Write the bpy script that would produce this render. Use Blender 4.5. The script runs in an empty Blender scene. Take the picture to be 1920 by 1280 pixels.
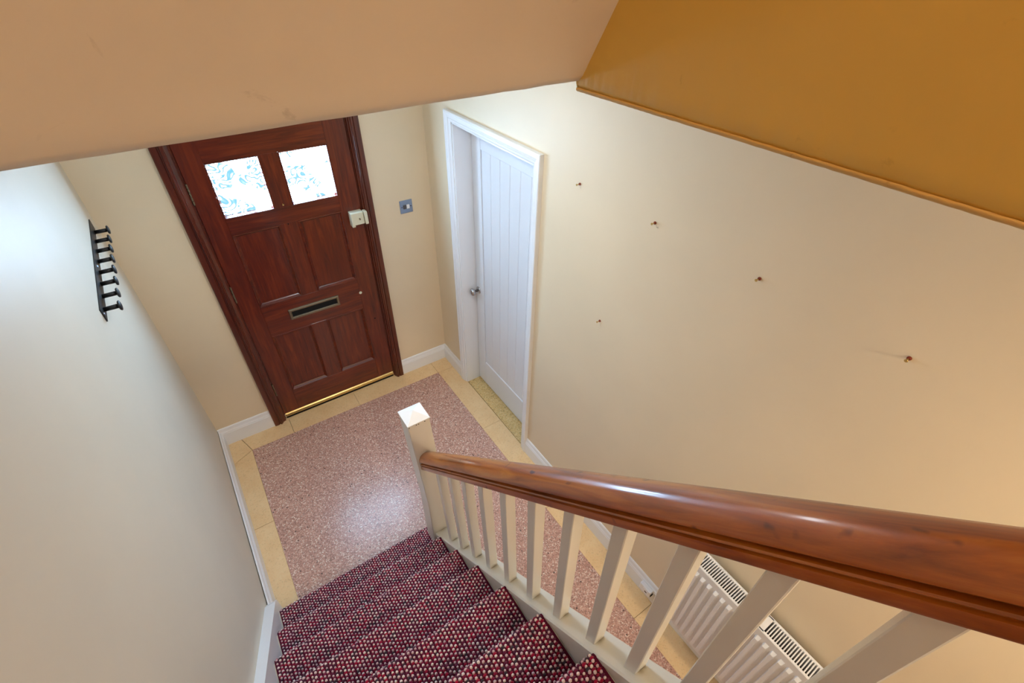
import bpy, bmesh, math, random
from mathutils import Vector, Matrix
random.seed(7)

# ------------------------------------------------------------------ camera, world, exposure
scene = bpy.context.scene
C = scene.collection
def make_camera():
    cx, cy, cz = 0.4616, -2.8120, 2.6793
    yaw, pitch, roll, F = math.radians(34.736), math.radians(39.600), math.radians(1.2476), 886.05
    f = Vector((math.sin(yaw)*math.cos(pitch), math.cos(yaw)*math.cos(pitch), -math.sin(pitch)))
    r0 = Vector((math.cos(yaw), -math.sin(yaw), 0)); u0 = r0.cross(f)
    r = math.cos(roll)*r0 + math.sin(roll)*u0
    u = -math.sin(roll)*r0 + math.cos(roll)*u0
    cd = bpy.data.cameras.new('camera'); cd.sensor_width = 36.0; cd.sensor_fit = 'HORIZONTAL'
    cd.lens = F*36.0/1920.0; cd.clip_start = 0.02
    co = bpy.data.objects.new('camera', cd); C.objects.link(co)
    co.matrix_world = Matrix(((r.x, u.x, -f.x, cx), (r.y, u.y, -f.y, cy), (r.z, u.z, -f.z, cz), (0, 0, 0, 1)))
    scene.camera = co
make_camera()
w = bpy.data.worlds.new('overcast_sky'); scene.world = w; w.use_nodes = True
w.node_tree.nodes['Background'].inputs[0].default_value = (0.72, 0.86, 1.0, 1)
w.node_tree.nodes['Background'].inputs[1].default_value = 6.0
vs = scene.view_settings
vs.view_transform = 'Standard'; vs.look = 'None'; vs.gamma = 1.0; vs.use_curve_mapping = False
vs.exposure = 1.4
PANE_LIGHT = 27.0        # daylight arriving through the frosted panes
HALL_LAMP = 15.0         # added lamp, unseen over the front of the hall
BACK_LAMP = 35.0         # added lamp, unseen further down the hall
LANDING_LAMP = 54.0       # added lamp, unseen over the upstairs landing

W = 1.728                # right wall
def wx(y): return -0.020*y    # left wall runs slightly out of square
H_, G_, Y1 = 0.195, 0.195, -1.428   # riser, going, first nosing
NSTEP = 14
def nose(y): return H_ + (Y1 - y)*H_/G_   # height of nosing line
ZB = 2.481               # bottom edge of the stairwell side wall
XB = 1.10                # stairwell side wall plane
BACK = -5.6

# ------------------------------------------------------------------ materials
def newmat(name):
    m = bpy.data.materials.new(name); m.use_nodes = True
    nt = m.node_tree; b = nt.nodes['Principled BSDF']
    return m, nt, b
def lin(c):
    return tuple((x/12.92 if x <= .04045 else ((x+.055)/1.055)**2.4) for x in [v/255. for v in c])
def N(nt, t, **kw):
    n = nt.nodes.new(t)
    for k, v in kw.items():
        if k in n.inputs: n.inputs[k].default_value = v
        else: setattr(n, k, v)
    return n
def L(nt, a, b): nt.links.new(a, b)
def ramp(nt, fac, stops):
    r = nt.nodes.new('ShaderNodeValToRGB'); L(nt, fac, r.inputs[0])
    while len(r.color_ramp.elements) < len(stops): r.color_ramp.elements.new(.5)
    for e, (p, c) in zip(r.color_ramp.elements, stops): e.position = p; e.color = (*c, 1)
    return r.outputs[0]
def coords(nt, scale=(1, 1, 1)):
    t = nt.nodes.new('ShaderNodeTexCoord'); mp = nt.nodes.new('ShaderNodeMapping')
    mp.inputs['Scale'].default_value = scale; L(nt, t.outputs['Object'], mp.inputs[0]); return mp.outputs[0]
def bump(nt, b, h, s=.2, d=.002):
    n = N(nt, 'ShaderNodeBump'); n.inputs['Strength'].default_value = s; n.inputs['Distance'].default_value = d
    L(nt, h, n.inputs['Height']); L(nt, n.outputs[0], b.inputs['Normal'])
def plain(name, col, rough=.5, metal=0., spec=.5, coat=0.):
    m, nt, b = newmat(name); b.inputs['Base Color'].default_value = (*col, 1)
    b.inputs['Roughness'].default_value = rough; b.inputs['Metallic'].default_value = metal
    b.inputs['Specular IOR Level'].default_value = spec; b.inputs['Coat Weight'].default_value = coat
    b.inputs['Coat Roughness'].default_value = .1
    v = coords(nt, (40, 40, 40)); n = N(nt, 'ShaderNodeTexNoise', Scale=3.); L(nt, v, n.inputs['Vector'])
    bump(nt, b, n.outputs[0], .06, .0006)
    return m
def paint(name, col, rough=.42, var=.03, bs=.12, stain=0.):
    m, nt, b = newmat(name); v = coords(nt)
    n = N(nt, 'ShaderNodeTexNoise', Scale=2.2, Detail=4.); L(nt, v, n.inputs['Vector'])
    c = ramp(nt, n.outputs[0], [(.3, tuple(x*(1-var) for x in col)), (.7, tuple(min(1, x*(1+var)) for x in col))])
    if stain:
        n3 = N(nt, 'ShaderNodeTexNoise', Scale=11., Detail=6., Roughness=.65, Distortion=.8); L(nt, v, n3.inputs['Vector'])
        st = ramp(nt, n3.outputs[0], [(.27, (1-stain, 1-stain*1.1, 1-stain*1.2)), (.36, (1, 1, 1))])
        mx = N(nt, 'ShaderNodeMix'); mx.data_type = 'RGBA'; mx.blend_type = 'MULTIPLY'; mx.inputs[0].default_value = 1.
        L(nt, c, mx.inputs[6]); L(nt, st, mx.inputs[7]); c = mx.outputs[2]
    L(nt, c, b.inputs['Base Color']); b.inputs['Roughness'].default_value = rough
    n2 = N(nt, 'ShaderNodeTexNoise', Scale=26., Detail=5.); L(nt, v, n2.inputs['Vector'])
    bump(nt, b, n2.outputs[0], bs, .003)
    return m
def wood(name, stops, axis='z', rough=.3, coat=.5, sc=1., bs=.12, knots=False, rot=0.):
    m, nt, b = newmat(name)
    s = {'x': (2, 26, 26), 'y': (26, 2, 26), 'z': (26, 26, 2)}[axis]
    if rot:   # turn the grain along a sloping member, then stretch it
        t0 = coords(nt); nt.nodes[-1].inputs['Rotation'].default_value = (rot, 0, 0)
        m2 = N(nt, 'ShaderNodeMapping'); m2.inputs['Scale'].default_value = tuple(k*sc for k in s); L(nt, t0, m2.inputs[0]); v = m2.outputs[0]
    else: v = coords(nt, tuple(k*sc for k in s))
    n = N(nt, 'ShaderNodeTexNoise', Scale=1.6, Detail=7., Roughness=.62, Distortion=.6); L(nt, v, n.inputs['Vector'])
    col = ramp(nt, n.outputs[0], stops)
    if knots:
        v2 = coords(nt, (30, 16, 16)); k = N(nt, 'ShaderNodeTexNoise', Scale=1.5, Detail=2.); L(nt, v2, k.inputs['Vector'])
        kr = ramp(nt, k.outputs[0], [(.24, (.12, .06, .05)), (.33, (1, 1, 1))])
        mx = N(nt, 'ShaderNodeMix'); mx.data_type = 'RGBA'; mx.blend_type = 'MULTIPLY'; mx.inputs[0].default_value = .85
        L(nt, col, mx.inputs[6]); L(nt, kr, mx.inputs[7]); col = mx.outputs[2]
    L(nt, col, b.inputs['Base Color']); b.inputs['Roughness'].default_value = rough
    b.inputs['Coat Weight'].default_value = coat; b.inputs['Coat Roughness'].default_value = .12
    bump(nt, b, n.outputs[0], bs, .0015)
    return m
M = {}
M['wall'] = paint('cream_wall_paint', lin((238, 219, 188)), .5)
M['wall_l'] = paint('cream_stair_wall_paint', lin((224, 214, 196)), .5)
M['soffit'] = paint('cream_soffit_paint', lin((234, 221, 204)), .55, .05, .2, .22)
M['ochre'] = paint('bounce_toned_stairwell_paint', lin((220, 176, 80)), .6, .05, .3, .2)  # warm bounced light and dimness of this wall put into its colour
M['bead'] = paint('pinkish_plaster_edge', lin((214, 170, 96)), .6, .12, .5, .4)
M['ceil'] = paint('white_ceiling_paint', lin((240, 236, 226)), .6)
M['white'] = paint('white_gloss_paint', lin((246, 246, 248)), .25, .012, .05)
M['door_white'] = paint('white_satin_door_paint', lin((240, 241, 245)), .3, .008, .04)
M['stair_white'] = paint('aged_white_stair_paint', lin((232, 228, 218)), .3, .025, .08)
mah = [(.25, lin((60, 14, 4))), (.5, lin((100, 31, 8))), (.75, lin((134, 52, 15)))]
M['mah_z'] = wood('mahogany_upright_grain', mah, 'z', .3, .45)
M['mah_x'] = wood('mahogany_cross_grain', mah, 'x', .3, .45)
M['mah_dark'] = wood('dark_mahogany_frame', [(.25, lin((56, 16, 8))), (.5, lin((90, 32, 12))), (.8, lin((120, 52, 22)))], 'z', .28, .5)
M['rail'] = wood('varnished_pine_handrail', [(.25, lin((96, 40, 6))), (.5, lin((168, 90, 24))), (.78, lin((202, 130, 52)))], 'y', .32, .55, 1., .15, True, math.atan(1.024))
M['black'] = plain('black_powder_coat', lin((22, 22, 24)), .45)
M['void'] = plain('black_gap', lin((6, 6, 7)), .9)  # flat black painted in for dark openings and gaps
M['steel'] = plain('brushed_steel', lin((150, 165, 190)), .35, .85)
M['chrome'] = plain('satin_chrome', lin((190, 190, 192)), .18, 1.)
M['pewter'] = plain('aged_pewter', lin((140, 128, 108)), .35, .8)
M['brass'] = plain('polished_brass', lin((214, 182, 116)), .3, .9)
M['latch'] = plain('cream_lock_enamel', lin((226, 222, 196)), .4)
M['rad'] = plain('white_radiator_enamel', lin((243, 243, 246)), .28)
M['radgap'] = plain('grey_radiator_inside', lin((120, 112, 104)), .8)  # plain grey for the fins and brackets
M['plug'] = plain('red_brown_wall_plug', lin((130, 48, 24)), .5)
M['plastic'] = plain('white_plastic', lin((244, 243, 246)), .3)
M['grey_rocker'] = plain('grey_rocker', lin((88, 86, 92)), .4)
M['dark_fill'] = plain('dark_gap', lin((40, 34, 30)), .9)  # plain dark colour for slot, paint chips and panel behind the door
M['stone'] = None
def terrazzo():
    m, nt, b = newmat('pink_terrazzo'); v = coords(nt)
    n = N(nt, 'ShaderNodeTexNoise', Scale=1.7, Detail=5.); L(nt, v, n.inputs['Vector'])
    base = ramp(nt, n.outputs[0], [(.3, lin((192, 146, 130))), (.7, lin((210, 166, 150)))])
    vo = N(nt, 'ShaderNodeTexVoronoi', Scale=190.); L(nt, v, vo.inputs['Vector'])
    sep = N(nt, 'ShaderNodeSeparateColor'); L(nt, vo.outputs['Color'], sep.inputs[0])
    chip = ramp(nt, sep.outputs[0], [(0, lin((110, 78, 70))), (.15, lin((150, 106, 94))), (.40, lin((196, 146, 130))), (.65, lin((208, 158, 142))), (.84, lin((224, 188, 172))), (.95, lin((250, 242, 232)))])
    mx = N(nt, 'ShaderNodeMix'); mx.data_type = 'RGBA'; mx.inputs[0].default_value = .62
    L(nt, base, mx.inputs[6]); L(nt, chip, mx.inputs[7])
    v2 = N(nt, 'ShaderNodeTexVoronoi', Scale=75.); L(nt, v, v2.inputs['Vector'])
    s2 = N(nt, 'ShaderNodeSeparateColor'); L(nt, v2.outputs['Color'], s2.inputs[0])
    big = N(nt, 'ShaderNodeMath', operation='GREATER_THAN'); L(nt, s2.outputs[1], big.inputs[0]); big.inputs[1].default_value = .86
    near = N(nt, 'ShaderNodeMath', operation='LESS_THAN'); L(nt, v2.outputs['Distance'], near.inputs[0]); near.inputs[1].default_value = .32
    mm = N(nt, 'ShaderNodeMath', operation='MULTIPLY'); L(nt, big.outputs[0], mm.inputs[0]); L(nt, near.outputs[0], mm.inputs[1])
    bc = ramp(nt, s2.outputs[0], [(.0, lin((245, 235, 225))), (.7, lin((236, 214, 200))), (.75, lin((84, 60, 54)))])
    m2 = N(nt, 'ShaderNodeMix'); m2.data_type = 'RGBA'; L(nt, mm.outputs[0], m2.inputs[0]); L(nt, mx.outputs[2], m2.inputs[6]); L(nt, bc, m2.inputs[7])
    L(nt, m2.outputs[2], b.inputs['Base Color']); b.inputs['Roughness'].default_value = .28; b.inputs['IOR'].default_value = 1.6
    bump(nt, b, vo.outputs['Distance'], .08, .001)
    return m
def sandstone(name, c0, c1, speck=0.):
    m, nt, b = newmat(name); v = coords(nt)
    n = N(nt, 'ShaderNodeTexNoise', Scale=7., Detail=9., Roughness=.7); L(nt, v, n.inputs['Vector'])
    col = ramp(nt, n.outputs[0], [(.3, c0), (.7, c1)])
    vo = N(nt, 'ShaderNodeTexVoronoi', Scale=170. if speck < .4 else 150.); L(nt, v, vo.inputs['Vector'])
    sep = N(nt, 'ShaderNodeSeparateColor'); L(nt, vo.outputs['Color'], sep.inputs[0])
    chip = ramp(nt, sep.outputs[0], [(0, lin((120, 92, 50))), (.15, c0), (.7, c1), (.92, lin((240, 224, 176)))])
    mx = N(nt, 'ShaderNodeMix'); mx.data_type = 'RGBA'; mx.inputs[0].default_value = speck
    L(nt, col, mx.inputs[6]); L(nt, chip, mx.inputs[7]); L(nt, mx.outputs[2], b.inputs['Base Color'])
    b.inputs['Roughness'].default_value = .42; bump(nt, b, n.outputs[0], .1, .002)
    return m
M['terrazzo'] = terrazzo()
M['border'] = sandstone('buff_terrazzo_border', lin((236, 196, 142)), lin((247, 216, 168)), .15)
M['sill'] = sandstone('yellow_terrazzo_threshold', lin((212, 176, 112)), lin((236, 204, 142)), .5)
M['screed'] = plain('dark_mortar_joint', lin((120, 88, 56)), .8)
def pile():
    m, nt, b = newmat('burgundy_loop_pile'); a = N(nt, 'ShaderNodeVertexColor'); a.layer_name = 'Col'
    L(nt, a.outputs[0], b.inputs['Base Color']); b.inputs['Roughness'].default_value = .9
    b.inputs['Specular IOR Level'].default_value = .15; b.inputs['Sheen Weight'].default_value = .25
    return m
M['pile'] = pile()
M['carpet_back'] = plain('dark_carpet_backing', lin((84, 20, 44)), .95, 0, .1)
def pane_mat():
    # daylight glowing through swirled obscure glass
    m, nt, b = newmat('daylit_swirled_glass'); v = coords(nt)
    n = N(nt, 'ShaderNodeTexNoise', Scale=11., Detail=.6, Distortion=1.1); L(nt, v, n.inputs['Vector'])
    st = N(nt, 'ShaderNodeMath', operation='PINGPONG'); L(nt, n.outputs[0], st.inputs[0]); st.inputs[1].default_value = .055
    line = ramp(nt, st.outputs[0], [(.0, (.007, .014, .013)), (.016, (.013, .016, .015)), (.030, (.022, .023, .022)), (.036, (1, 1, 1))])
    n2 = N(nt, 'ShaderNodeTexNoise', Scale=7., Detail=1.); L(nt, v, n2.inputs['Vector'])
    msk = ramp(nt, n2.outputs[0], [(.50, (0, 0, 0)), (.56, (1, 1, 1))])
    mx = N(nt, 'ShaderNodeMix'); mx.data_type = 'RGBA'; mx.blend_type = 'LIGHTEN'; mx.inputs[0].default_value = 1.
    L(nt, line, mx.inputs[6]); L(nt, msk, mx.inputs[7])
    tint = N(nt, 'ShaderNodeMix'); tint.data_type = 'RGBA'; tint.blend_type = 'MULTIPLY'; tint.inputs[0].default_value = 1.
    tint.inputs[6].default_value = (.44, .70, 1.0, 1); L(nt, mx.outputs[2], tint.inputs[7])
    b.inputs['Base Color'].default_value = (.05, .06, .07, 1); b.inputs['Roughness'].default_value = .15
    L(nt, tint.outputs[2], b.inputs['Emission Color']); b.inputs['Emission Strength'].default_value = PANE_LIGHT
    return m
M['pane'] = pane_mat()
def lampmat(name, col, s):
    m, nt, b = newmat(name); b.inputs['Base Color'].default_value = (.9, .9, .88, 1)
    b.inputs['Emission Color'].default_value = (*col, 1); b.inputs['Emission Strength'].default_value = s
    return m
M['lamp_hall'] = lampmat('added_hall_diffuser', (.86, .94, 1.0), HALL_LAMP)
M['lamp_back'] = lampmat('added_rear_hall_diffuser', (1.0, .84, .61), BACK_LAMP)
M['lamp_land'] = lampmat('added_landing_diffuser', (1.0, .84, .63), LANDING_LAMP)

# ------------------------------------------------------------------ helpers
def link(o, parent=None):
    C.objects.link(o)
    if parent: o.parent = parent
    return o
def obj(name, bm, mat, parent=None, smooth=False, loc=None):
    me = bpy.data.meshes.new(name); bmesh.ops.recalc_face_normals(bm, faces=bm.faces); bm.to_mesh(me); bm.free()
    for mm in (mat if isinstance(mat, (list, tuple)) else [mat]): me.materials.append(mm)
    if smooth:
        for p in me.polygons: p.use_smooth = True
    o = bpy.data.objects.new(name, me)
    if loc: o.location = loc
    return link(o, parent)
def empty(name, loc=(0, 0, 0)):
    o = bpy.data.objects.new(name, None); o.empty_display_size = .1; o.location = loc; return link(o)
def tag(o, label, cat, group=None, kind=None):
    o['label'] = label; o['category'] = cat
    if group: o['group'] = group
    if kind: o['kind'] = kind
    return o
def copy(o, parent=None):
    c = o.copy(); return link(c, parent)
def box(bm, a, b, bev=0., seg=1):
    (x0, y0, z0), (x1, y1, z1) = a, b
    x0, x1 = min(x0, x1), max(x0, x1); y0, y1 = min(y0, y1), max(y0, y1); z0, z1 = min(z0, z1), max(z0, z1)
    vs = [bm.verts.new(p) for p in [(x0, y0, z0), (x1, y0, z0), (x1, y1, z0), (x0, y1, z0), (x0, y0, z1), (x1, y0, z1), (x1, y1, z1), (x0, y1, z1)]]
    fs = [bm.faces.new([vs[i] for i in q]) for q in [(3, 2, 1, 0), (4, 5, 6, 7), (0, 1, 5, 4), (1, 2, 6, 5), (2, 3, 7, 6), (3, 0, 4, 7)]]
    if bev: bmesh.ops.bevel(bm, geom=list({e for f in fs for e in f.edges}), offset=bev, segments=seg, affect='EDGES', profile=.5)
    return fs
def bx(name, a, b, mat, parent=None, bev=0., seg=1, loc=None):
    bm = bmesh.new(); box(bm, a, b, bev, seg); return obj(name, bm, mat, parent, loc=loc)
def prism(bm, prof, p0, p1, cap=True):
    """extrude: prof = function list of 3D points at p0 ; p1-p0 translation"""
    a = [bm.verts.new(Vector(p)+Vector(p0)) for p in prof]; b = [bm.verts.new(Vector(p)+Vector(p1)) for p in prof]
    n = len(prof)
    for i in range(n): bm.faces.new((a[i], a[(i+1) % n], b[(i+1) % n], b[i]))
    if cap: bm.faces.new(a[::-1]); bm.faces.new(b)
def cyl(bm, p0, p1, r0, r1=None, n=16, cap=True):
    p0, p1 = Vector(p0), Vector(p1); r1 = r0 if r1 is None else r1
    d = (p1-p0).normalized(); t = Vector((0, 0, 1)) if abs(d.z) < .9 else Vector((1, 0, 0))
    u = d.cross(t).normalized(); v = d.cross(u)
    A = [bm.verts.new(p0+(u*math.cos(k*2*math.pi/n)+v*math.sin(k*2*math.pi/n))*r0) for k in range(n)]
    B = [bm.verts.new(p1+(u*math.cos(k*2*math.pi/n)+v*math.sin(k*2*math.pi/n))*r1) for k in range(n)]
    for k in range(n): bm.faces.new((A[k], A[(k+1) % n], B[(k+1) % n], B[k]))
    if cap: bm.faces.new(A[::-1]); bm.faces.new(B)
def lathe(bm, p0, d, prof, n=20):
    p0, d = Vector(p0), Vector(d).normalized(); t = Vector((0, 0, 1)) if abs(d.z) < .9 else Vector((1, 0, 0))
    u = d.cross(t).normalized(); v = d.cross(u); prev = None
    for h, r in prof:
        ring = [bm.verts.new(p0+d*h+(u*math.cos(k*2*math.pi/n)+v*math.sin(k*2*math.pi/n))*max(r, 1e-5)) for k in range(n)]
        if prev:
            for k in range(n): bm.faces.new((prev[k], prev[(k+1) % n], ring[(k+1) % n], ring[k]))
        else: bm.faces.new(ring[::-1])
        prev = ring
    bm.faces.new(prev)
def slab(bm, quad, off):
    """quad of 4 points plus thickness vector"""
    a = [bm.verts.new(p) for p in quad]; b = [bm.verts.new(Vector(p)+Vector(off)) for p in quad]
    bm.faces.new(a); bm.faces.new(b[::-1])
    for i in range(4): bm.faces.new((a[i], b[i], b[(i+1) % 4], a[(i+1) % 4]))

# ------------------------------------------------------------------ the shell
DL, DR, DT = 0.418, 1.258, 2.00      # front door leaf
FL, FR, FT = 0.332, 1.330, 2.085     # front door frame outer
D2A, D2B, D2T = -0.372, -1.135, 1.955  # side doorway opening (y0,y1,top)
TOP = 4.9
bm = bmesh.new()
box(bm, (-.15, 0, -.1), (FL+.03, .24, TOP)); box(bm, (FR-.03, 0, -.1), (W+.3, .24, TOP)); box(bm, (FL+.03, 0, FT-.03), (FR-.03, .24, TOP))
tag(obj('wall_front', bm, M['wall']), 'cream painted wall around the brown front door', 'wall', kind='structure')
bm = bmesh.new()
slab(bm, [(wx(0), 0, -.1), (wx(BACK), BACK, -.1), (wx(BACK), BACK, TOP), (wx(0), 0, TOP)], (-.15, 0, 0))
tag(obj('wall_left', bm, M['wall_l']), 'plain cream wall beside the stairs carrying the black coat hooks', 'wall', kind='structure')
bm = bmesh.new()
box(bm, (W, 0, -.1), (W+.3, D2A, TOP)); box(bm, (W, D2B, -.1), (W+.3, BACK, TOP)); box(bm, (W, D2A, D2T), (W+.3, D2B, TOP))
tag(obj('wall_right', bm, M['wall']), 'long cream hall wall with screws left in it beside the white door', 'wall', kind='structure')
bm = bmesh.new(); box(bm, (-.1, BACK, -.1), (W+.3, BACK-.15, TOP))
tag(obj('wall_back', bm, M['wall']), 'cream wall closing the far rear of the hall', 'wall', kind='structure')
# stairwell bulkhead: sloping face rising towards the landing, and side wall
LEAN = .577
def by(x): return -2.155 + .06*x
bm = bmesh.new()
nx_ = 24; rows = [(0, 0), (.004, .010), (.012, .030)] + [(k*.2*LEAN, k*.2) for k in range(1, 13)]
grid = []
for dy, dz in rows:
    grid.append([bm.verts.new((wx(-2.1) - .01 + (XB+.02-wx(-2.1))*i/nx_, by(wx(-2.1)+(XB-wx(-2.1))*i/nx_) - (dy if dz > .03 else (LEAN*dz - (.004 if dz < .005 else .0))), 2.5+dz + random.uniform(-.0006, .0006))) for i in range(nx_+1)])
for a, b in zip(grid, grid[1:]):
    for i in range(nx_): bm.faces.new((a[i], a[i+1], b[i+1], b[i]))
back = [[bm.verts.new(v.co+Vector((0, .12, .0))) for v in (grid[0] if k == 0 else grid[-1])] for k in (0, 1)]
for i in range(nx_):
    bm.faces.new((back[0][i], back[0][i+1], grid[0][i+1], grid[0][i])); bm.faces.new((grid[-1][i], grid[-1][i+1], back[1][i+1], back[1][i])); bm.faces.new((back[1][i], back[1][i+1], back[0][i+1], back[0][i]))
tag(obj('wall_bulkhead', bm, M['soffit'], smooth=True), 'sloping beige plaster bulkhead above the front door end of the stairs', 'wall', kind='structure')
bm = bmesh.new()
ny_ = 420; Y0 = by(XB)+.012; sec = [(.10, 0.0), (.016, .0), (.004, .004), (0, .014), (0, .03), (0, .06), (0, .5), (0, TOP-ZB)]
G = []
for i in range(ny_+1):
    y = Y0 + (BACK-Y0)*(i/ny_)**1.3; j = random.uniform(-.0006, .0006); k = random.uniform(-.0005, .0005); row = []
    for q, (dx, dz) in enumerate(sec):
        e = max(0, .03-(Y0-y))
        yy = y + (0 if dz > .2 else 0) - (max(0, .02-dz)*.6 if i == 0 else 0)
        if i == 0 and dz > .02: yy = y - LEAN*(dz-.02)*.0
        row.append(bm.verts.new((XB+dx + (k if q in (2, 3, 4) else 0), yy, ZB+dz + (j if q < 4 else 0))))
    G.append(row)
for a, b in zip(G, G[1:]):
    for q in range(len(sec)-1): bm.faces.new((a[q], b[q], b[q+1], a[q+1]))
bm.faces.new([v for v in G[0]])
tag(obj('wall_stairwell', bm, M['ochre'], smooth=True), 'stairwell side wall toned ochre for warm bounced light, with a rough chipped lower edge', 'wall', kind='structure')
bm = bmesh.new(); nb = 300; pr = []
for i in range(nb+1):
    y = Y0-.004 + (BACK-Y0)*(i/nb)**1.5; t = random.uniform(-.0006, .0006); q = random.uniform(-.0005, .0005)
    r_ = [bm.verts.new((XB+dx, y, ZB+dz)) for dx, dz in [(.010, .0002), (.003, .0004+q*.5), (-.0008, .0030+q), (-.0010+t*.3, .0055+t), (-.0003, .0072+t*2), (.003, .0075)]]
    if pr:
        for a_ in range(5): bm.faces.new((pr[a_], r_[a_], r_[a_+1], pr[a_+1]))
    pr = r_
obj('plaster_bead', bm, M['bead'], bpy.data.objects['wall_stairwell'], True)
bm = bmesh.new()
box(bm, (-.1, .1, 2.5), (W+.2, by(.5)+.11, 2.72)); box(bm, (XB+.05, by(.5)+.1, 2.5), (W+.2, BACK, 2.72))
tag(obj('ceiling', bm, M['ceil']), 'white hall ceiling around the stairwell opening', 'ceiling', kind='structure')
bm = bmesh.new(); box(bm, (-.2, .2, TOP), (W+.3, BACK-.1, TOP+.1))
tag(obj('ceiling_landing', bm, M['ceil']), 'white upstairs ceiling over the stairwell', 'ceiling', kind='structure')
# floor: terrazzo field, border slabs as pieces
TX0, TX1, TY = .150, 1.575, -.155
bm = bmesh.new(); box(bm, (-.1, .2, -.12), (W+.3, BACK-.1, -.012))
floor = tag(obj('floor', bm, M['screed']), 'pink speckled terrazzo hall floor with a buff border', 'floor', kind='structure')
bx('terrazzo_field', (TX0, TY, -.02), (TX1, BACK, 0), M['terrazzo'], floor)
def slabpiece(x0, y0, x1, y1):
    g = .0009; dz = random.uniform(-.0008, .0004)
    bx('border_slab', (x0+g, y0-g, -.02), (x1-g, y1+g, dz), M['border'], floor, .0008)
def slabpoly(pts):
    bm = bmesh.new(); cx = sum(p[0] for p in pts)/len(pts); cy = sum(p[1] for p in pts)/len(pts); dz = random.uniform(-.0008, .0004)
    P = [(x+(.0016 if x < cx else -.0016), y+(.0016 if y < cy else -.0016)) for x, y in pts]
    prism(bm, [(x, y, 0) for x, y in P], (0, 0, -.02), (0, 0, dz)); obj('border_slab', bm, M['border'], floor)
slabpoly([(0, 0), (.10, 0), (TX0, TY), (0, -.225)]); slabpoly([(.10, 0), (.43, 0), (.43, TY), (TX0, TY)]); slabpoly([(0, -.225), (TX0, TY), (TX0, -.78), (0, -.78)])
for a, b in [(.43, .915), (.915, 1.575)]: slabpiece(a, 0, b, TY)
for a, b in [(-.78, -1.45), (-1.45, -2.6), (-2.6, BACK)]: slabpiece(0, a, TX0, b)
slabpiece(1.575, 0, W, TY)
for a, b in [(TY, -.86), (-.86, -1.62), (-1.62, -2.38), (-2.38, -3.15), (-3.15, BACK)]: slabpiece(1.575, a, W, b)
bx('front_threshold', (FL+.03, .0, -.02), (FR-.03, .24, .001), M['border'], floor)
tag(bx('trim_threshold', (W+.003, D2A, -.02), (W+.14, D2B, -.001), M['sill'], bev=.001), 'yellow speckled terrazzo threshold strip under the white door', 'threshold', kind='structure')

# ------------------------------------------------------------------ baseboards
BH = .140
def bprof(t=.018, h=BH):
    return [(0, 0), (t, 0), (t, h*.70), (t*.86, h*.73), (t*.86, h*.77), (t*.62, h*.82), (t*.50, h*.89), (t*.50, h*.93), (t*.34, h*.985), (t*.2, h), (0, h)]
def board(name, p0, p1, inward, label, h=BH, t=.018):
    p0, p1, inward = Vector(p0), Vector(p1), Vector(inward).normalized()
    bm = bmesh.new(); prism(bm, [inward*a + Vector((0, 0, z)) for a, z in bprof(t, h)], p0, p1)
    return tag(obj(name, bm, M['white']), label, 'baseboard', kind='structure')
board('baseboard_front', (wx(0)+.002, 0, 0), (FL, 0, 0), (0, -1, 0), 'short white moulded baseboard between the stair wall and the front door', .150)
board('baseboard_front_right', (FR, 0, 0), (W, 0, 0), (0, -1, 0), 'short white moulded baseboard between the front door and the corner by the white door', .135)
board('baseboard_left', (wx(0)+.003, 0, 0), (wx(-1.34)+.005, -1.34, 0), (1, .02, 0), 'white baseboard along the wall below the coat hooks down to the stairs', .14)
board('baseboard_right', (W, 0, 0), (W, -.320, 0), (-1, 0, 0), 'tiny white baseboard return between the corner and the white door casing', .135)
board('baseboard_hall', (W, -1.190, 0), (W, BACK, 0), (-1, 0, 0), 'long white moulded baseboard running behind the radiator', .14)

# ------------------------------------------------------------------ front door frame
fr = empty('trim_1', ((FL+FR)/2, 0, 0)); tag(fr, 'dark mahogany moulded frame around the front door', 'door frame', kind='structure')
def framebar(name, o0, o1, axis):
    """moulded frame member, o0 outer -> o1 inner, in section (across, depth)"""
    s = 1 if o1 > o0 else -1; wd = abs(o1-o0)
    P = [(0, .02), (0, -.020), (.004, -.024), (.030, -.024), (.033, -.019), (.038, -.019), (.041, -.027), (.047, -.027), (.050, -.021), (.055, -.021), (.058, -.012), (wd-.012, -.006), (wd-.006, -.006), (wd-.004, .012), (wd, .012), (wd, .05), (0, .05)]
    bm = bmesh.new(); c = Vector((-(FL+FR)/2, 0, 0))
    if axis == 'z': prism(bm, [(o0+s*a, d, 0) for a, d in P], c, c+Vector((0, 0, FT)))
    else: prism(bm, [(FL, d, o0+s*a) for a, d in P], c, c+Vector((FR-FL, 0, 0)))
    return obj(name, bm, M['mah_dark'], fr)
framebar('jamb', FL, DL-.002, 'z'); framebar('jamb', FR, DR+.002, 'z'); framebar('head', FT, DT+.002, 'x')
for a_, b_ in [((FL+.03, .06, 0), (DL+.015, .10, FT-.04)), ((DR-.015, .06, 0), (FR-.03, .10, FT-.04)), ((DL+.015, .06, DT-.015), (DR-.015, .10, FT-.03))]:
    bx('added_door_stop', a_, b_, M['mah_dark'], fr).location = (-(FL+FR)/2, 0, 0)  # unseen stops added to block sky light leaking round the leaf
# latch keep on the frame
bx('latch_keep', (1.2525, -.052, 1.350), (1.272, -.008, 1.430), M['latch'], fr, .003, 2).location = (-(FL+FR)/2, 0, 0)

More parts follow.
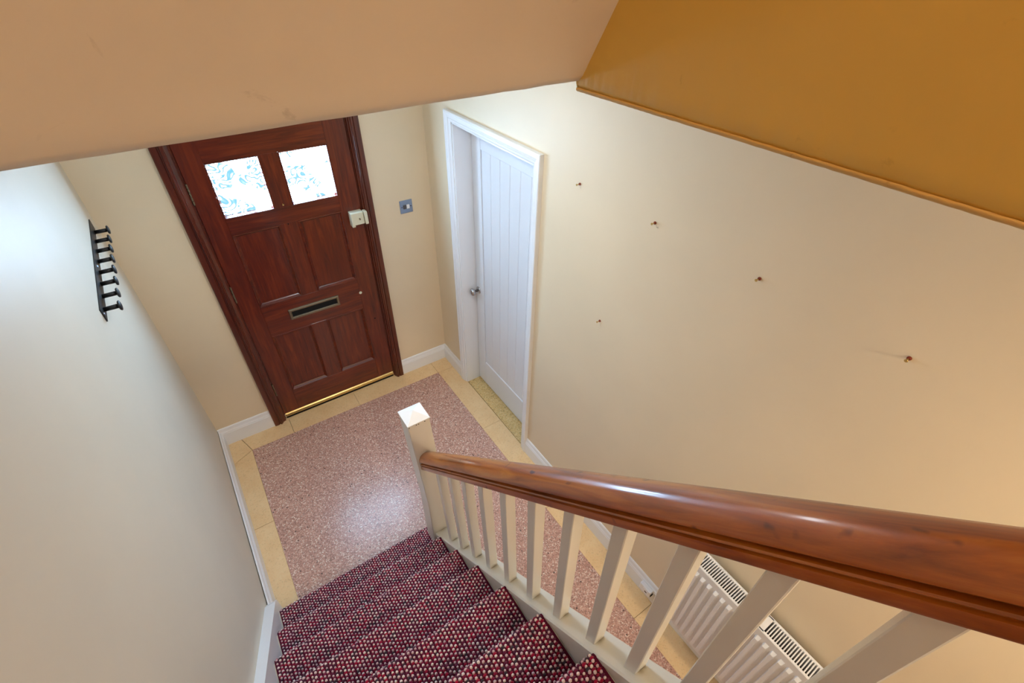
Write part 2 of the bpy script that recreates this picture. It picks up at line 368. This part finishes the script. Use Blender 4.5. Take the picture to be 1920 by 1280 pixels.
# ------------------------------------------------------------------ front door
DX = (DL+DR)/2
d1 = empty('door_1', (DX, 0, 0)); tag(d1, 'dark mahogany panelled front door with two small glazed panes', 'door', kind='structure')
def dpart(name, a, b, mat, parent=d1, bev=0., seg=1):
    return bx(name, (a[0]-DX, a[1], a[2]), (b[0]-DX, b[1], b[2]), mat, parent, bev, seg)
YF, YBk = .012, .055   # door face, back
px = [.524, .779, .877, 1.137]; pz = [.235, .722, .954, 1.442]; wz = [1.537, 1.834]
dpart('stile', (DL, YF, .022), (px[0], YBk, DT), M['mah_z'], bev=.0012); dpart('stile', (px[3], YF, .022), (DR, YBk, DT), M['mah_z'], bev=.0012)
for z0, z1 in [(.022, pz[0]), (pz[1], pz[2]), (pz[3], wz[0]), (wz[1], DT)]: dpart('rail', (px[0], YF, z0), (px[3], YBk, z1), M['mah_x'], bev=.0008)
for z0, z1 in [(pz[0], pz[1]), (pz[2], pz[3]), (wz[0], wz[1])]: dpart('muntin', (px[1], YF, z0), (px[2], YBk, z1), M['mah_z'], bev=.0008)
def ring(bm, x0, x1, z0, z1, steps):
    """moulding stepping inwards; steps = (inset, y)"""
    loops = []
    for ins, y in steps:
        loops.append([bm.verts.new((x-DX, y, z)) for x, z in [(x0+ins, z0+ins), (x1-ins, z0+ins), (x1-ins, z1-ins), (x0+ins, z1-ins)]])
    for a, b in zip(loops, loops[1:]):
        for k in range(4): bm.faces.new((a[k], a[(k+1) % 4], b[(k+1) % 4], b[k]))
for zi in (0, 2):
    for xi in (0, 2):
        x0, x1, z0, z1 = px[xi], px[xi+1], pz[zi], pz[zi+1]
        p = dpart('panel', (x0-.002, YF+.017, z0-.002), (x1+.002, YF+.03, z1+.002), M['mah_z'])
        bm = bmesh.new(); ring(bm, x0, x1, z0, z1, [(0, YF+.001), (.002, YF-.002), (.006, YF-.003), (.010, YF+.003), (.014, YF+.009), (.019, YF+.013), (.021, YF+.0175)])
        obj('moulding', bm, M['mah_x'], p)
for xi in (0, 2):
    x0, x1 = px[xi], px[xi+1]
    g = dpart('glass_pane', (x0-.002, YF+.018, wz[0]-.002), (x1+.002, YF+.024, wz[1]+.002), M['pane'])
    g['label'] = 'bright obscure glass pane with swirled pattern'
    bm = bmesh.new(); ring(bm, x0, x1, wz[0], wz[1], [(0, YF+.001), (.001, YF-.004), (.005, YF-.005), (.007, YF+.003), (.012, YF+.012), (.013, YF+.0185)])
    obj('glazing_bead', bm, M['mah_x'], g)
lp = empty('letter_plate'); lp.parent = d1; lp['label'] = 'pewter letter plate with black opening'
bm = bmesh.new(); ring(bm, .668, .992, .806, .882, [(0, YF), (.001, YF-.008), (.004, YF-.012), (.014, YF-.012), (.018, YF-.006), (.019, YF-.001)]); obj('plate_frame', bm, M['pewter'], lp)
dpart('black_opening', (.684, YF-.003, .822), (.976, YF+.001, .866), M['void'], lp)  # black sheet set in as the dark of the letter opening
rl = dpart('rim_latch', (1.172, -.040, 1.352), (1.250, YF+.001, 1.430), M['latch'], bev=.004, seg=2); rl['label'] = 'cream enamelled rim latch'
bm = bmesh.new(); cyl(bm, (1.222-DX, -.040, 1.390), (1.222-DX, -.050, 1.390), .005, n=12); obj('snib', bm, M['pewter'], rl)
dpart('latch_foot', (1.172, -.034, 1.338), (1.192, YF+.001, 1.356), M['latch'], rl, .002)
for z in (1.70, 1.09, .30):
    bm = bmesh.new()
    for k in range(5): cyl(bm, (DL-.001-DX, YF-.006, z-.055+k*.022), (DL-.001-DX, YF-.006, z-.035+k*.022), .0052, n=10)
    obj('hinge', bm, M['pewter'], d1)
bm = bmesh.new(); cyl(bm, (1.141-DX, YF+.001, .846), (1.141-DX, YF-.004, .846), .0105, .009, n=18); obj('filled_knob_hole', bm, M['latch'], d1)['label'] = 'pale filler plug where a knob was'
bm = bmesh.new(); cyl(bm, (1.202-DX, YF+.001, .602), (1.202-DX, YF-.002, .602), .0055, n=12); obj('keyhole', bm, M['void'], d1)
bm = bmesh.new(); cyl(bm, (.826-DX, YF+.001, 1.556), (.826-DX, YF-.012, 1.556), .003, n=10); lathe(bm, (.826-DX, YF-.012, 1.556), (0, -1, 0), [(0, .003), (.002, .005), (.004, .003)], 10); obj('small_hook', bm, M['brass'], d1)
bm = bmesh.new(); cyl(bm, (.824-DX, YF+.001, 1.436), (.824-DX, YF-.0015, 1.436), .004, n=10); obj('viewer_hole', bm, M['void'], d1)
bm = bmesh.new(); P = [(YF+.001, .026), (YF-.012, .026), (YF-.014, .034), (YF-.009, .044), (YF-.002, .050), (YF+.001, .050)]
prism(bm, [(DL+.004-DX, y, z) for y, z in P], (0, 0, 0), (DR-DL-.008, 0, 0)); obj('weather_bar', bm, M['brass'], d1)['label'] = 'brass weather bar'
dpart('bottom_gap', (DL+.004, YF-.004, .003), (DR-.004, YF+.02, .026), M['void'])  # black strip stands in for the dark gap beneath the bar

# ------------------------------------------------------------------ side doorway and white door
tr = empty('trim_2', (W, (D2A+D2B)/2, 0)); tag(tr, 'white moulded casing and lining of the side doorway', 'door frame', kind='structure')
TYc = (D2A+D2B)/2
CW = .056
def casing(name, kind):
    P = [(0, .0), (0, .010), (.006, .013), (CW*.30, .014), (CW*.38, .019), (CW*.62, .021), (CW*.80, .021), (CW*.86, .024), (CW*.95, .024), (CW, .020), (CW, 0)]  # across from inner edge, thickness
    bm = bmesh.new()
    ya, yb, zt = D2A+.004, D2B-.004, D2T+.004
    pick = {'l': lambda a: ((ya+a, 0), (ya+a, zt+a)), 'h': lambda a: ((ya+a, zt+a), (yb-a, zt+a)), 'r': lambda a: ((yb-a, zt+a), (yb-a, 0))}[kind]   # mitred corners
    A = [bm.verts.new((-t, pick(a)[0][0]-TYc, pick(a)[0][1])) for a, t in P]; B = [bm.verts.new((-t, pick(a)[1][0]-TYc, pick(a)[1][1])) for a, t in P]; n = len(P)
    for i in range(n): bm.faces.new((A[i], A[(i+1) % n], B[(i+1) % n], B[i]))
    bm.faces.new(A[::-1]); bm.faces.new(B)
    return obj(name, bm, M['white'], tr)
casing('architrave', 'l'); casing('architrave', 'r'); casing('architrave', 'h')
def tpart(name, a, b, mat, parent, bev=0., seg=1):
    return bx(name, (a[0]-W, a[1]-TYc, a[2]), (b[0]-W, b[1]-TYc, b[2]), mat, parent, bev, seg)
tpart('jamb', (W-.004, D2A+.004, 0), (W+.16, D2A-.006, D2T), M['white'], tr); tpart('jamb', (W-.004, D2B-.004, 0), (W+.16, D2B+.006, D2T), M['white'], tr)
tpart('head_lining', (W-.004, D2A+.004, D2T-.006), (W+.16, D2B-.004, D2T+.004), M['white'], tr)
XD = W+.108
d2 = empty('door_2', (W, TYc, 0)); tag(d2, 'white boarded cottage door with a round knob', 'door', kind='structure')
ya, yb = D2A-.009, D2B+.009
z0, z1 = .010, D2T-.010; sa, sb = -.478, -1.060; ra, rb = .232, 1.822
tpart('stile', (XD, ya, z0), (XD+.035, sa, z1), M['door_white'], d2, .002); tpart('stile', (XD, sb, z0), (XD+.035, yb, z1), M['door_white'], d2, .002)
tpart('rail', (XD, sa, z0), (XD+.035, sb, ra), M['door_white'], d2, .003); tpart('rail', (XD, sa, rb), (XD+.035, sb, z1), M['door_white'], d2, .003)
npl = 6; pw = (sb-sa)/npl
for k in range(npl):
    tpart('plank', (XD+.0065, sa+pw*k, ra-.004), (XD+.03, sa+pw*(k+1), rb+.004), M['door_white'], d2, .0035)
kb = empty('door_knob'); kb.parent = d2; kb['label'] = 'round satin chrome knob on a rose'
ky, kz = -.412-TYc, .858
bm = bmesh.new(); lathe(bm, (XD-W, ky, kz), (-1, 0, 0), [(-.001, .026), (.004, .026), (.007, .023), (.008, .012)], 24); obj('rose', bm, M['chrome'], kb, True)
bm = bmesh.new(); lathe(bm, (XD-W-.006, ky, kz), (-1, 0, 0), [(0, .009), (.022, .009), (.027, .014), (.031, .021), (.040, .0265), (.050, .026), (.057, .020), (.060, .010), (.0605, .001)], 24); obj('knob', bm, M['chrome'], kb, True)
tag(bx('wall_cupboard', (W+.18, D2A+.1, -.05), (W+.2, D2B-.1, 2.2), M['dark_fill']), 'dark space closed off behind the white door', 'wall', kind='structure')

# ------------------------------------------------------------------ staircase
XL, XR = .081, .872           # carpeted width
st = empty('staircase', (.5, Y1, 0)); tag(st, 'white painted staircase with square balusters and a varnished wooden handrail', 'staircase')
SO = Vector((.5, Y1, 0))
def sobj(name, bm, mat, parent=st, smooth=False):
    o = obj(name, bm, mat, parent, smooth)
    if parent is st: o.location = -SO
    return o
tread_me = riser_me = None
for k in range(1, NSTEP+1):
    yk, zk = Y1-(k-1)*G_, k*H_
    bm = bmesh.new(); box(bm, (XL-.03, -.010, -.028), (XR+.02, -G_-.03 if k < NSTEP else -1.6, -.008))
    o = obj('tread', bm, M['stair_white'], st); o.location = Vector((0, yk, zk))-SO
    bm = bmesh.new(); box(bm, (XL-.03, -.026, -H_+.0), (XR+.02, -.040, -.028))
    o = obj('riser', bm, M['stair_white'], st); o.location = Vector((0, yk, zk))-SO
YT = Y1-(NSTEP-1)*G_
# wall string
bm = bmesh.new(); up = .052
pts = [(-1.36, 0), (-1.36, nose(-1.36)+up+.028), (YT, nose(YT)+up), (YT, nose(YT)-.35), (-1.75, 0)]
pts = [(-1.345, 0), (-1.345, .150), (-1.38, .150+.05), (YT, nose(YT)+up), (YT, nose(YT)-.35), (-1.75, 0)]
a = [bm.verts.new((wx(y), y, z)) for y, z in pts]; b = [bm.verts.new((.076, y, z)) for y, z in pts]; n = len(pts)
bm.faces.new(a); bm.faces.new(b[::-1])
for i in range(n): bm.faces.new((a[i], b[i], b[(i+1) % n], a[(i+1) % n]))
sobj('wall_string', bm, M['white'])
# outer string with capping, spandrel panelling below
ys0 = -1.50; oz = -.035
bm = bmesh.new(); pts = [(ys0, 0), (ys0, nose(ys0)+oz), (YT, nose(YT)+oz), (YT, nose(YT)-.32), (-1.72, 0)]
a = [bm.verts.new((XR+.003, y, z)) for y, z in pts]; b = [bm.verts.new((XR+.050, y, z)) for y, z in pts]; n = len(pts)
bm.faces.new(a); bm.faces.new(b[::-1])
for i in range(n): bm.faces.new((a[i], b[i], b[(i+1) % n], a[(i+1) % n]))
ost = sobj('outer_string', bm, M['stair_white'])
bm = bmesh.new(); sl = Vector((0, YT-(-1.54), nose(YT)-nose(-1.54)))
prism(bm, [(XR-.002, -1.54, nose(-1.54)+oz), (XR-.002, -1.54, nose(-1.54)+oz+.022), (XR+.003, -1.54, nose(-1.54)+oz+.028), (XR+.066, -1.54, nose(-1.54)+oz+.028), (XR+.070, -1.54, nose(-1.54)+oz+.022), (XR+.070, -1.54, nose(-1.54)+oz)], (0, 0, 0), sl)
sobj('string_capping', bm, M['stair_white'])
bm = bmesh.new(); pts = [(-1.72, 0.0), (YT, nose(YT)-.31), (YT, 0.0)]
a = [bm.verts.new((XR+.010, y, z)) for y, z in pts]; b = [bm.verts.new((XR+.030, y, z)) for y, z in pts]
bm.faces.new(a); bm.faces.new(b[::-1])
for i in range(3): bm.faces.new((a[i], b[i], b[(i+1) % 3], a[(i+1) % 3]))
sobj('spandrel_panel', bm, M['stair_white'])
# newel, slightly out of plumb towards the stair
NX, NY, NS, NZ = .878, -1.509, .048, 1.190
lean = lambda z: (NX + .050*(NZ-z)/1.0) if z > .6 else NX + .050*(NZ-.6)
bm = bmesh.new(); zs_ = [.0, .6, NZ]; rings = []
for z in zs_:
    rings.append([bm.verts.new((lean(z)+sx*NS, NY+sy*NS, z)) for sx, sy in [(-1, -1), (1, -1), (1, 1), (-1, 1)]])
for a, b in zip(rings, rings[1:]):
    for k in range(4): bm.faces.new((a[k], a[(k+1) % 4], b[(k+1) % 4], b[k]))
bm.faces.new(rings[0][::-1]); bm.faces.new(rings[-1])
bmesh.ops.bevel(bm, geom=[e for e in bm.edges if abs(e.verts[0].co.z-e.verts[1].co.z) > .1], offset=.003, segments=2, affect='EDGES')
nw = sobj('newel_post', bm, M['stair_white'])
bm = bmesh.new(); e = NS+.002
lo = [bm.verts.new((NX+sx*e, NY+sy*e, NZ-.001)) for sx, sy in [(-1, -1), (1, -1), (1, 1), (-1, 1)]]
mi = [bm.verts.new((NX+sx*e, NY+sy*e, NZ+.004)) for sx, sy in [(-1, -1), (1, -1), (1, 1), (-1, 1)]]
tp = bm.verts.new((NX, NY, NZ+.030))
bm.faces.new(lo[::-1])
for k in range(4): bm.faces.new((lo[k], lo[(k+1) % 4], mi[(k+1) % 4], mi[k])); bm.faces.new((mi[k], mi[(k+1) % 4], tp))
o = obj('newel_cap', bm, M['white'], nw); o['label'] = 'white pyramid cap'
# chipped paint marks under the cap
for dx_, w_ in [(-.043, .004), (-.012, .005), (-.002, .004), (.026, .005)]:
    bm = bmesh.new(); cyl(bm, (NX+dx_, NY-NS+.0005, NZ-.006-random.uniform(0, .006)), (NX+dx_, NY-NS-.0007, NZ-.006), w_*.5, n=7); obj('paint_chip', bm, M['dark_fill'], nw)
# handrail
XRAIL = .886; RS = 1.024
half = [(0, .074), (.010, .0732), (.019, .0700), (.027, .0640), (.0325, .0555), (.035, .046), (.0345, .039), (.030, .0345), (.0235, .0330), (.0235, .0300), (.0315, .0280), (.0325, .0250), (.0300, .0225), (.0265, .0215), (.0265, .0190), (.031, .0175), (.031, .004), (.029, 0)]
prof = [(u, v) for u, v in half] + [(-u, v) for u, v in half[::-1][:-1]]
dirv = Vector((0, -1, RS)).normalized(); nrm = Vector((0, RS, 1)).normalized()
yA = NY-NS; zA = .885
bm = bmesh.new(); p0 = Vector((XRAIL, yA, zA)); length = (yA-YT+.1)/abs(dirv.y)
ns = 40; prev = None
for i in range(ns+1):
    t = length*i/ns; ringv = []
    for u, v in prof:
        q = p0 + dirv*t + Vector((u, 0, 0)) + nrm*v
        if i == 0: q = q + dirv*((yA-.0005-q.y)/dirv.y)
        ringv.append(bm.verts.new(q))
    if prev:
        for k in range(len(prof)): bm.faces.new((prev[k], prev[(k+1) % len(prof)], ringv[(k+1) % len(prof)], ringv[k]))
    else: first = ringv
    prev = ringv
bm.faces.new(first[::-1]); bm.faces.new(prev)
hr = sobj('handrail', bm, M['rail'], smooth=True); hr['label'] = 'varnished reddish pine handrail'
mod = hr.modifiers.new('edge', 'EDGE_SPLIT'); mod.split_angle = math.radians(38)
# balusters, square, leaning in a little
BY = [-1.725, -1.846, -1.962, -2.083, -2.210, -2.338, -2.462, -2.585, -2.698, -2.800, -2.905, -3.020, -3.140, -3.260, -3.380, -3.500, -3.620, -3.740, -3.860]
for y in BY:
    bw, bd = .034, .030
    zb = nose(y)+oz+.028; zt_ = zA + RS*(yA-y) - .0
    xb, xt = .889, .866
    bm = bmesh.new(); R0 = []
    lo = []; hi = []
    for sx, sy in [(0, 0), (1, 0), (1, 1), (0, 1)]:
        yy = y+sy*bd
        lo.append(bm.verts.new((xb+sx*bw, yy, nose(yy)+oz+.026))); hi.append(bm.verts.new((xt+sx*bw, yy, zA+RS*(yA-yy)+.012)))
    bm.faces.new(lo[::-1]); bm.faces.new(hi)
    for k in range(4): bm.faces.new((lo[k], lo[(k+1) % 4], hi[(k+1) % 4], hi[k]))
    bmesh.ops.bevel(bm, geom=[e for e in bm.edges if abs(e.verts[0].co.z-e.verts[1].co.z) > .2], offset=.0018, segments=1, affect='EDGES')
    sobj('baluster', bm, M['stair_white'])

# ------------------------------------------------------------------ stair carpet
sc_ = empty('stair_carpet', (.5, Y1, 0)); tag(sc_, 'burgundy and white flecked loop pile carpet covering the stairs', 'carpet')
# path from the back of the tread round the nosing and down the riser: (y,z)
path = [(-G_-.026, 0.0)]
path += [(-.012, 0.0)]
path += [(-.012+.012*math.sin(t), -.012+.012*math.cos(t)) for t in [math.radians(a) for a in range(20, 181, 20)]]
path += [(-.022, -.034), (-.026, -.05), (-.026, -H_+.002)]
cum = [0]
for a, b in zip(path, path[1:]): cum.append(cum[-1]+math.hypot(b[0]-a[0], b[1]-a[1]))
def onpath(s):
    for i in range(len(path)-1):
        if s <= cum[i+1] or i == len(path)-2:
            t = (s-cum[i])/(cum[i+1]-cum[i]); a, b = path[i], path[i+1]
            d = Vector((0, b[0]-a[0], b[1]-a[1])).normalized()
            return Vector((0, a[0]+(b[0]-a[0])*t, a[1]+(b[1]-a[1])*t)), d, Vector((0, -d.z, d.y))
bm = bmesh.new()
outer = [Vector((0, y, z)) for y, z in path]; inner = []
for i, p in enumerate(outer):
    s = min(max(cum[i], 1e-5), cum[-1]-1e-5); _, d, nn = onpath(s)
    if nn.z < -.01 and i < 3: nn = -nn
    inner.append(p - Vector((0, d.z*-1, d.y))*.007)
def strip(x0, x1):
    A = [bm.verts.new(p+Vector((x0, 0, 0))) for p in outer]; B = [bm.verts.new(p+Vector((x1, 0, 0))) for p in outer]
    A2 = [bm.verts.new(p+Vector((x0, 0, 0))) for p in inner]; B2 = [bm.verts.new(p+Vector((x1, 0, 0))) for p in inner]
    for i in range(len(A)-1):
        bm.faces.new((A[i], A[i+1], B[i+1], B[i])); bm.faces.new((A2[i], B2[i], B2[i+1], A2[i+1]))
        bm.faces.new((A[i], A2[i], A2[i+1], A[i+1])); bm.faces.new((B[i], B[i+1], B2[i+1], B2[i]))
strip(XL, XR-.001)
base_me = bpy.data.meshes.new('tread_carpet'); bmesh.ops.recalc_face_normals(bm, faces=bm.faces); bm.to_mesh(base_me); bm.free(); base_me.materials.append(M['carpet_back'])
def loops(seed):
    rnd = random.Random(seed); CX, CS = .0122, .0069
    V, Fc, Cl = [], [], []
    nxc = int((XR-XL-.004)/CX); ncs = int((cum[-1]-.004)/CS)
    white = [lin((232, 206, 206)), lin((214, 184, 190)), lin((242, 226, 222))]
    dark = [lin((156, 16, 56)), lin((140, 18, 56)), lin((122, 22, 60)), lin((104, 28, 62)), lin((84, 34, 60)), lin((66, 50, 60))]
    for i in range(nxc):
        for j in range(ncs):
            s = .002 + (j+.5)*CS + rnd.uniform(-.0011, .0011); p, d, nn = onpath(s)
            nn = Vector((0, -d.z, d.y)); nn = -nn if False else nn
            n_ = Vector((0, -d.z, d.y)); 
            # outward normal: up on the tread, forward on the riser
            n_ = Vector((0, -d.z, d.y)) if d.y > .5 else Vector((0, abs(d.z) if d.z < 0 else -d.z, d.y))
            n_.normalize()
            c = p + Vector((XL+.003+(i+.5)*CX+rnd.uniform(-.0014, .0014), 0, 0))
            wh = (i+j) % 2 == 0
            if wh: col = rnd.choice(white); ru, rs, hh = .0046, .0041, .0058
            else: col = dark[min(5, int(rnd.random()**1.2*6))]; ru, rs, hh = .0062, .0044, .0050
            sz = rnd.uniform(.82, 1.15); ru *= sz; rs *= sz; tl = d*rnd.uniform(.0, .002); b0 = len(V); X = Vector((1, 0, 0))
            for rr, h in ((1.0, -.001), (.86, .6)):
                for k in range(6):
                    a = k*math.pi/3
                    V.append(c + X*math.cos(a)*ru*rr + d*math.sin(a)*rs*rr + n_*(hh*h if h > 0 else h) + tl*(h if h > 0 else 0))
            V.append(c + n_*hh + tl)
            for k in range(6):
                k2 = (k+1) % 6
                Fc.append((b0+k, b0+k2, b0+6+k2, b0+6+k)); Fc.append((b0+6+k, b0+6+k2, b0+12))
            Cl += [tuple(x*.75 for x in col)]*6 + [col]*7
    me = bpy.data.meshes.new('loop_pile'); me.from_pydata([tuple(v) for v in V], [], Fc); me.update()
    ca = me.color_attributes.new('Col', 'FLOAT_COLOR', 'POINT')
    buf = []
    for c in Cl: buf += [c[0], c[1], c[2], 1.]
    ca.data.foreach_set('color', buf); me.materials.append(M['pile'])
    for p_ in me.polygons: p_.use_smooth = True
    return me
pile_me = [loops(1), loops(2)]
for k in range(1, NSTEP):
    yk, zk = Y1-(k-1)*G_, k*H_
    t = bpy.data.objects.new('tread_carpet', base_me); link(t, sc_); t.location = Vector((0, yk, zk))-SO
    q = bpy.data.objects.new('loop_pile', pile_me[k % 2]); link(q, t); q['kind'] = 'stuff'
bx('landing_floor', (wx(YT), YT-.04, 2.55), (XB+.02, BACK, NSTEP*H_), M['carpet_back']); tag(bpy.data.objects['landing_floor'], 'burgundy carpeted landing at the head of the stairs', 'floor', kind='structure')

# ------------------------------------------------------------------ coat hook rail
hy0, hy1 = -.100, -.858
hk = empty('coat_hook_rail', (wx(-.48), -.48, 1.63)); tag(hk, 'black metal coat rail with eight pegs on the stair wall', 'coat rack')
HO = Vector(hk.location)
def hwx(y): return wx(y)
def hobj(name, bm, mat, smooth=False):
    o = obj(name, bm, mat, hk, smooth); o.location = -HO; return o
bm = bmesh.new(); slab(bm, [(hwx(hy0), hy0, 1.664), (hwx(hy1), hy1, 1.612), (hwx(hy1), hy1, 1.664), (hwx(hy0), hy0, 1.712)], (.004, 0, 0))
hobj('back_plate', bm, M['black'])
for k in range(8):
    y = -.148 - k*.0945; z = 1.668 - .020*(k/7)*1.6; x = hwx(y)+.003
    bm = bmesh.new(); cyl(bm, (x, y, z), (x+.048, y, z), .0085, n=14); lathe(bm, (x+.046, y, z), (1, 0, 0), [(0, .0085), (.001, .017), (.004, .0195), (.007, .0185), (.009, .012), (.0095, .001)], 18)
    hobj('peg', bm, M['black'], True)
for y, z in [(-.50, 1.665), (-.838, 1.634)]:
    bm = bmesh.new(); lathe(bm, (hwx(y)+.004, y, z), (1, 0, 0), [(0, .007), (.0015, .006), (.003, .002)], 12); hobj('fixing_screw', bm, M['steel'])

# ------------------------------------------------------------------ light switch
sw = empty('light_switch', (1.546, 0, 1.381)); tag(sw, 'square brushed steel double light switch beside the front door', 'light switch')
bx('plate', (-.043, -.006, -.043), (.043, .0005, .043), M['steel'], sw, .002, 2)
bx('rocker', (-.021, -.011, -.014), (-.001, -.005, .014), M['grey_rocker'], sw, .002)
bx('rocker', (.001, -.011, -.014), (.021, -.005, .014), M['plastic'], sw, .002)
for s in (-1, 1):
    bm = bmesh.new(); cyl(bm, (s*.031, -.005, 0), (s*.031, -.0075, 0), .0035, n=12); obj('screw', bm, M['black'], sw)

# ------------------------------------------------------------------ screws left in the right wall
SL = ['red-brown plugged screw high on the hall wall closest to the white door', 'second high wall screw counting from the white door', 'third high wall screw counting from the white door', 'high wall screw furthest from the white door above the radiator', 'lone low wall screw set below the row of four']
for (y, z), lb in zip([(-1.437, 1.968), (-1.837, 1.964), (-2.245, 1.955), (-2.649, 1.947), (-1.662, 1.430)], SL):
    s = empty('wall_screw', (W, y, z)); tag(s, lb, 'screw', 'screws left in the hall wall')
    bm = bmesh.new(); lathe(bm, (0, 0, 0), (-1, 0, 0), [(-.004, .0045), (.002, .0055), (.006, .004)], 12); obj('wall_plug', bm, M['plug'], s)
    bm = bmesh.new(); cyl(bm, (-.004, 0, 0), (-.016, 0, 0), .0018, n=10); lathe(bm, (-.015, 0, 0), (-1, 0, 0), [(0, .002), (.003, .0045), (.0045, .0035)], 12); obj('screw_shank', bm, M['brass'], s)

# ------------------------------------------------------------------ socket on the baseboard
ps = empty('phone_socket', (W-.018, -2.325, .085)); tag(ps, 'small white surface socket fixed on the baseboard near the radiator', 'socket')
bx('housing', (-.024, -.036, -.026), (.001, .036, .026), M['plastic'], ps, .004, 2)
bx('face', (-.026, -.024, -.018), (-.023, .010, .018), M['plastic'], ps, .001)
bx('slot', (-.0265, -.016, -.004), (-.0255, -.002, .004), M['dark_fill'], ps)
bx('cable_entry', (-.020, -.040, -.010), (-.004, -.035, .006), M['void'], ps)

# ------------------------------------------------------------------ radiator
RY0, RY1, RZ0, RZ1, RXF, RXB = -2.482, -3.022, .205, .757, W-.100, W-.030
ra_ = empty('radiator', (W-.06, (RY0+RY1)/2, RZ0)); tag(ra_, 'white fluted panel radiator with slotted top grille under the screws', 'radiator')
RO = Vector(ra_.location)
def robj(name, bm, mat, parent=ra_):
    o = obj(name, bm, mat, parent); o.location = -RO if parent is ra_ else (0, 0, 0); return o
def fluted(xf, s):
    bm = bmesh.new(); nfl = 16; m = .016; p = (abs(RY1-RY0)-2*m)/nfl
    zs = [RZ0, RZ0+.028, RZ0+.042, RZ1-.058, RZ1-.044, RZ1-.012]
    amp = [0, 0, 1, 1, 0, 0]; cols = [(RY0, 0)]
    for k in range(nfl):
        y = RY0-m-k*p
        for f, a in [(.0, 0), (.18, 0), (.30, 1), (.70, 1), (.82, 0)]: cols.append((y-f*p, a))
    cols.append((RY1, 0))
    g = [[bm.verts.new((xf - s*.012*a*am, y, z)) for (y, a) in cols] for z, am in zip(zs, amp)]
    for r0, r1 in zip(g, g[1:]):
        for i in range(len(cols)-1): bm.faces.new((r0[i], r0[i+1], r1[i+1], r1[i]))
    return bm
robj('front_panel', fluted(RXF, 1), M['rad'])
bm = bmesh.new(); box(bm, (RXB, RY0, RZ0), (RXB-.006, RY1, RZ1-.012)); robj('rear_panel', bm, M['rad'])
bm = bmesh.new(); box(bm, (RXF+.001, RY0, RZ0), (RXF+.012, RY1, RZ0+.012)); box(bm, (RXF+.03, RY0-.02, RZ0+.02), (RXF+.036, RY1+.02, RZ1-.03)); robj('convector_fins', bm, M['radgap'])
for y in (RY0, RY1):
    s = 1 if y == RY0 else -1
    bm = bmesh.new(); box(bm, (RXF-.002, y+s*.004, RZ0+.01), (RXB+.002, y-s*.002, RZ1-.004), .002); robj('end_panel', bm, M['rad'])
# grille: frame bars plus slats
bm = bmesh.new()
zt0, zt1 = RZ1-.010, RZ1
box(bm, (RXF-.004, RY0+.004, RZ1-.014), (RXF+.006, RY1-.004, zt1), .0015); box(bm, (RXB-.006, RY0+.004, zt0), (RXB+.004, RY1-.004, zt1), .0015)
box(bm, (RXF, RY0+.004, zt0), (RXB, RY0-.008, zt1)); box(bm, (RXF, RY1-.004, zt0), (RXB, RY1+.008, zt1)); box(bm, (RXF, -2.775, zt0), (RXB, -2.799, zt1))
gr = robj('grille_frame', bm, M['rad'])
me = None
y = RY0-.012
while y > RY1+.010:
    if not (-2.803 < y < -2.772):
        if me is None:
            bm = bmesh.new(); box(bm, (RXF+.002, -.0021, -.004), (RXB-.002, .0021, .004)); o = obj('grille_slat', bm, M['rad'], gr); me = o.data
        else: o = bpy.data.objects.new('grille_slat', me); link(o, gr)
        o.location = Vector((0, y, RZ1-.0045))
    y -= .0098
for y_ in (-2.60, -2.90):
    bm = bmesh.new(); cyl(bm, (W-.03, y_, .5), (W, y_, .5), .02, n=8); robj('wall_bracket', bm, M['radgap'])
bm = bmesh.new(); cyl(bm, (W-.055, RY1-.02, .0), (W-.055, RY1-.02, RZ0+.04), .008, n=10); cyl(bm, (W-.055, RY1+.01, RZ0+.03), (W-.055, RY1-.03, RZ0+.03), .012, n=10); robj('feed_pipe', bm, M['chrome'])

# ------------------------------------------------------------------ lamps added to light the hall and stairs (all unseen, above or behind the view)
def lamp(name, x, y, z, r, mat, label, flat=False):
    l = empty(name, (x, y, z)); tag(l, label, 'added light')
    bm = bmesh.new(); lathe(bm, (0, 0, 0), (0, 0, -1), [(0, r+.012), (.018, r+.012), (.018, r+.002)], 28); obj('rim', bm, M['white'], l)
    bm = bmesh.new(); lathe(bm, (0, 0, -.016), (0, 0, -1), ([(0, r), (.003, r), (.003, r*.02)] if flat else [(0, r), (.018, r*.97), (.034, r*.78), (.044, r*.45), (.048, r*.02)]), 28); obj('diffuser', bm, mat, l, not flat)
lamp('added_lamp', .98, -1.25, 2.5, .15, M['lamp_hall'], 'added round flat lamp, unseen over the front of the hall', True)
lamp('added_lamp', 1.40, -3.9, 2.5, .14, M['lamp_back'], 'added round warm lamp, unseen at the rear of the hall')
lamp('added_lamp', .60, -4.6, TOP, .17, M['lamp_land'], 'added round lamp, unseen over the upstairs landing')
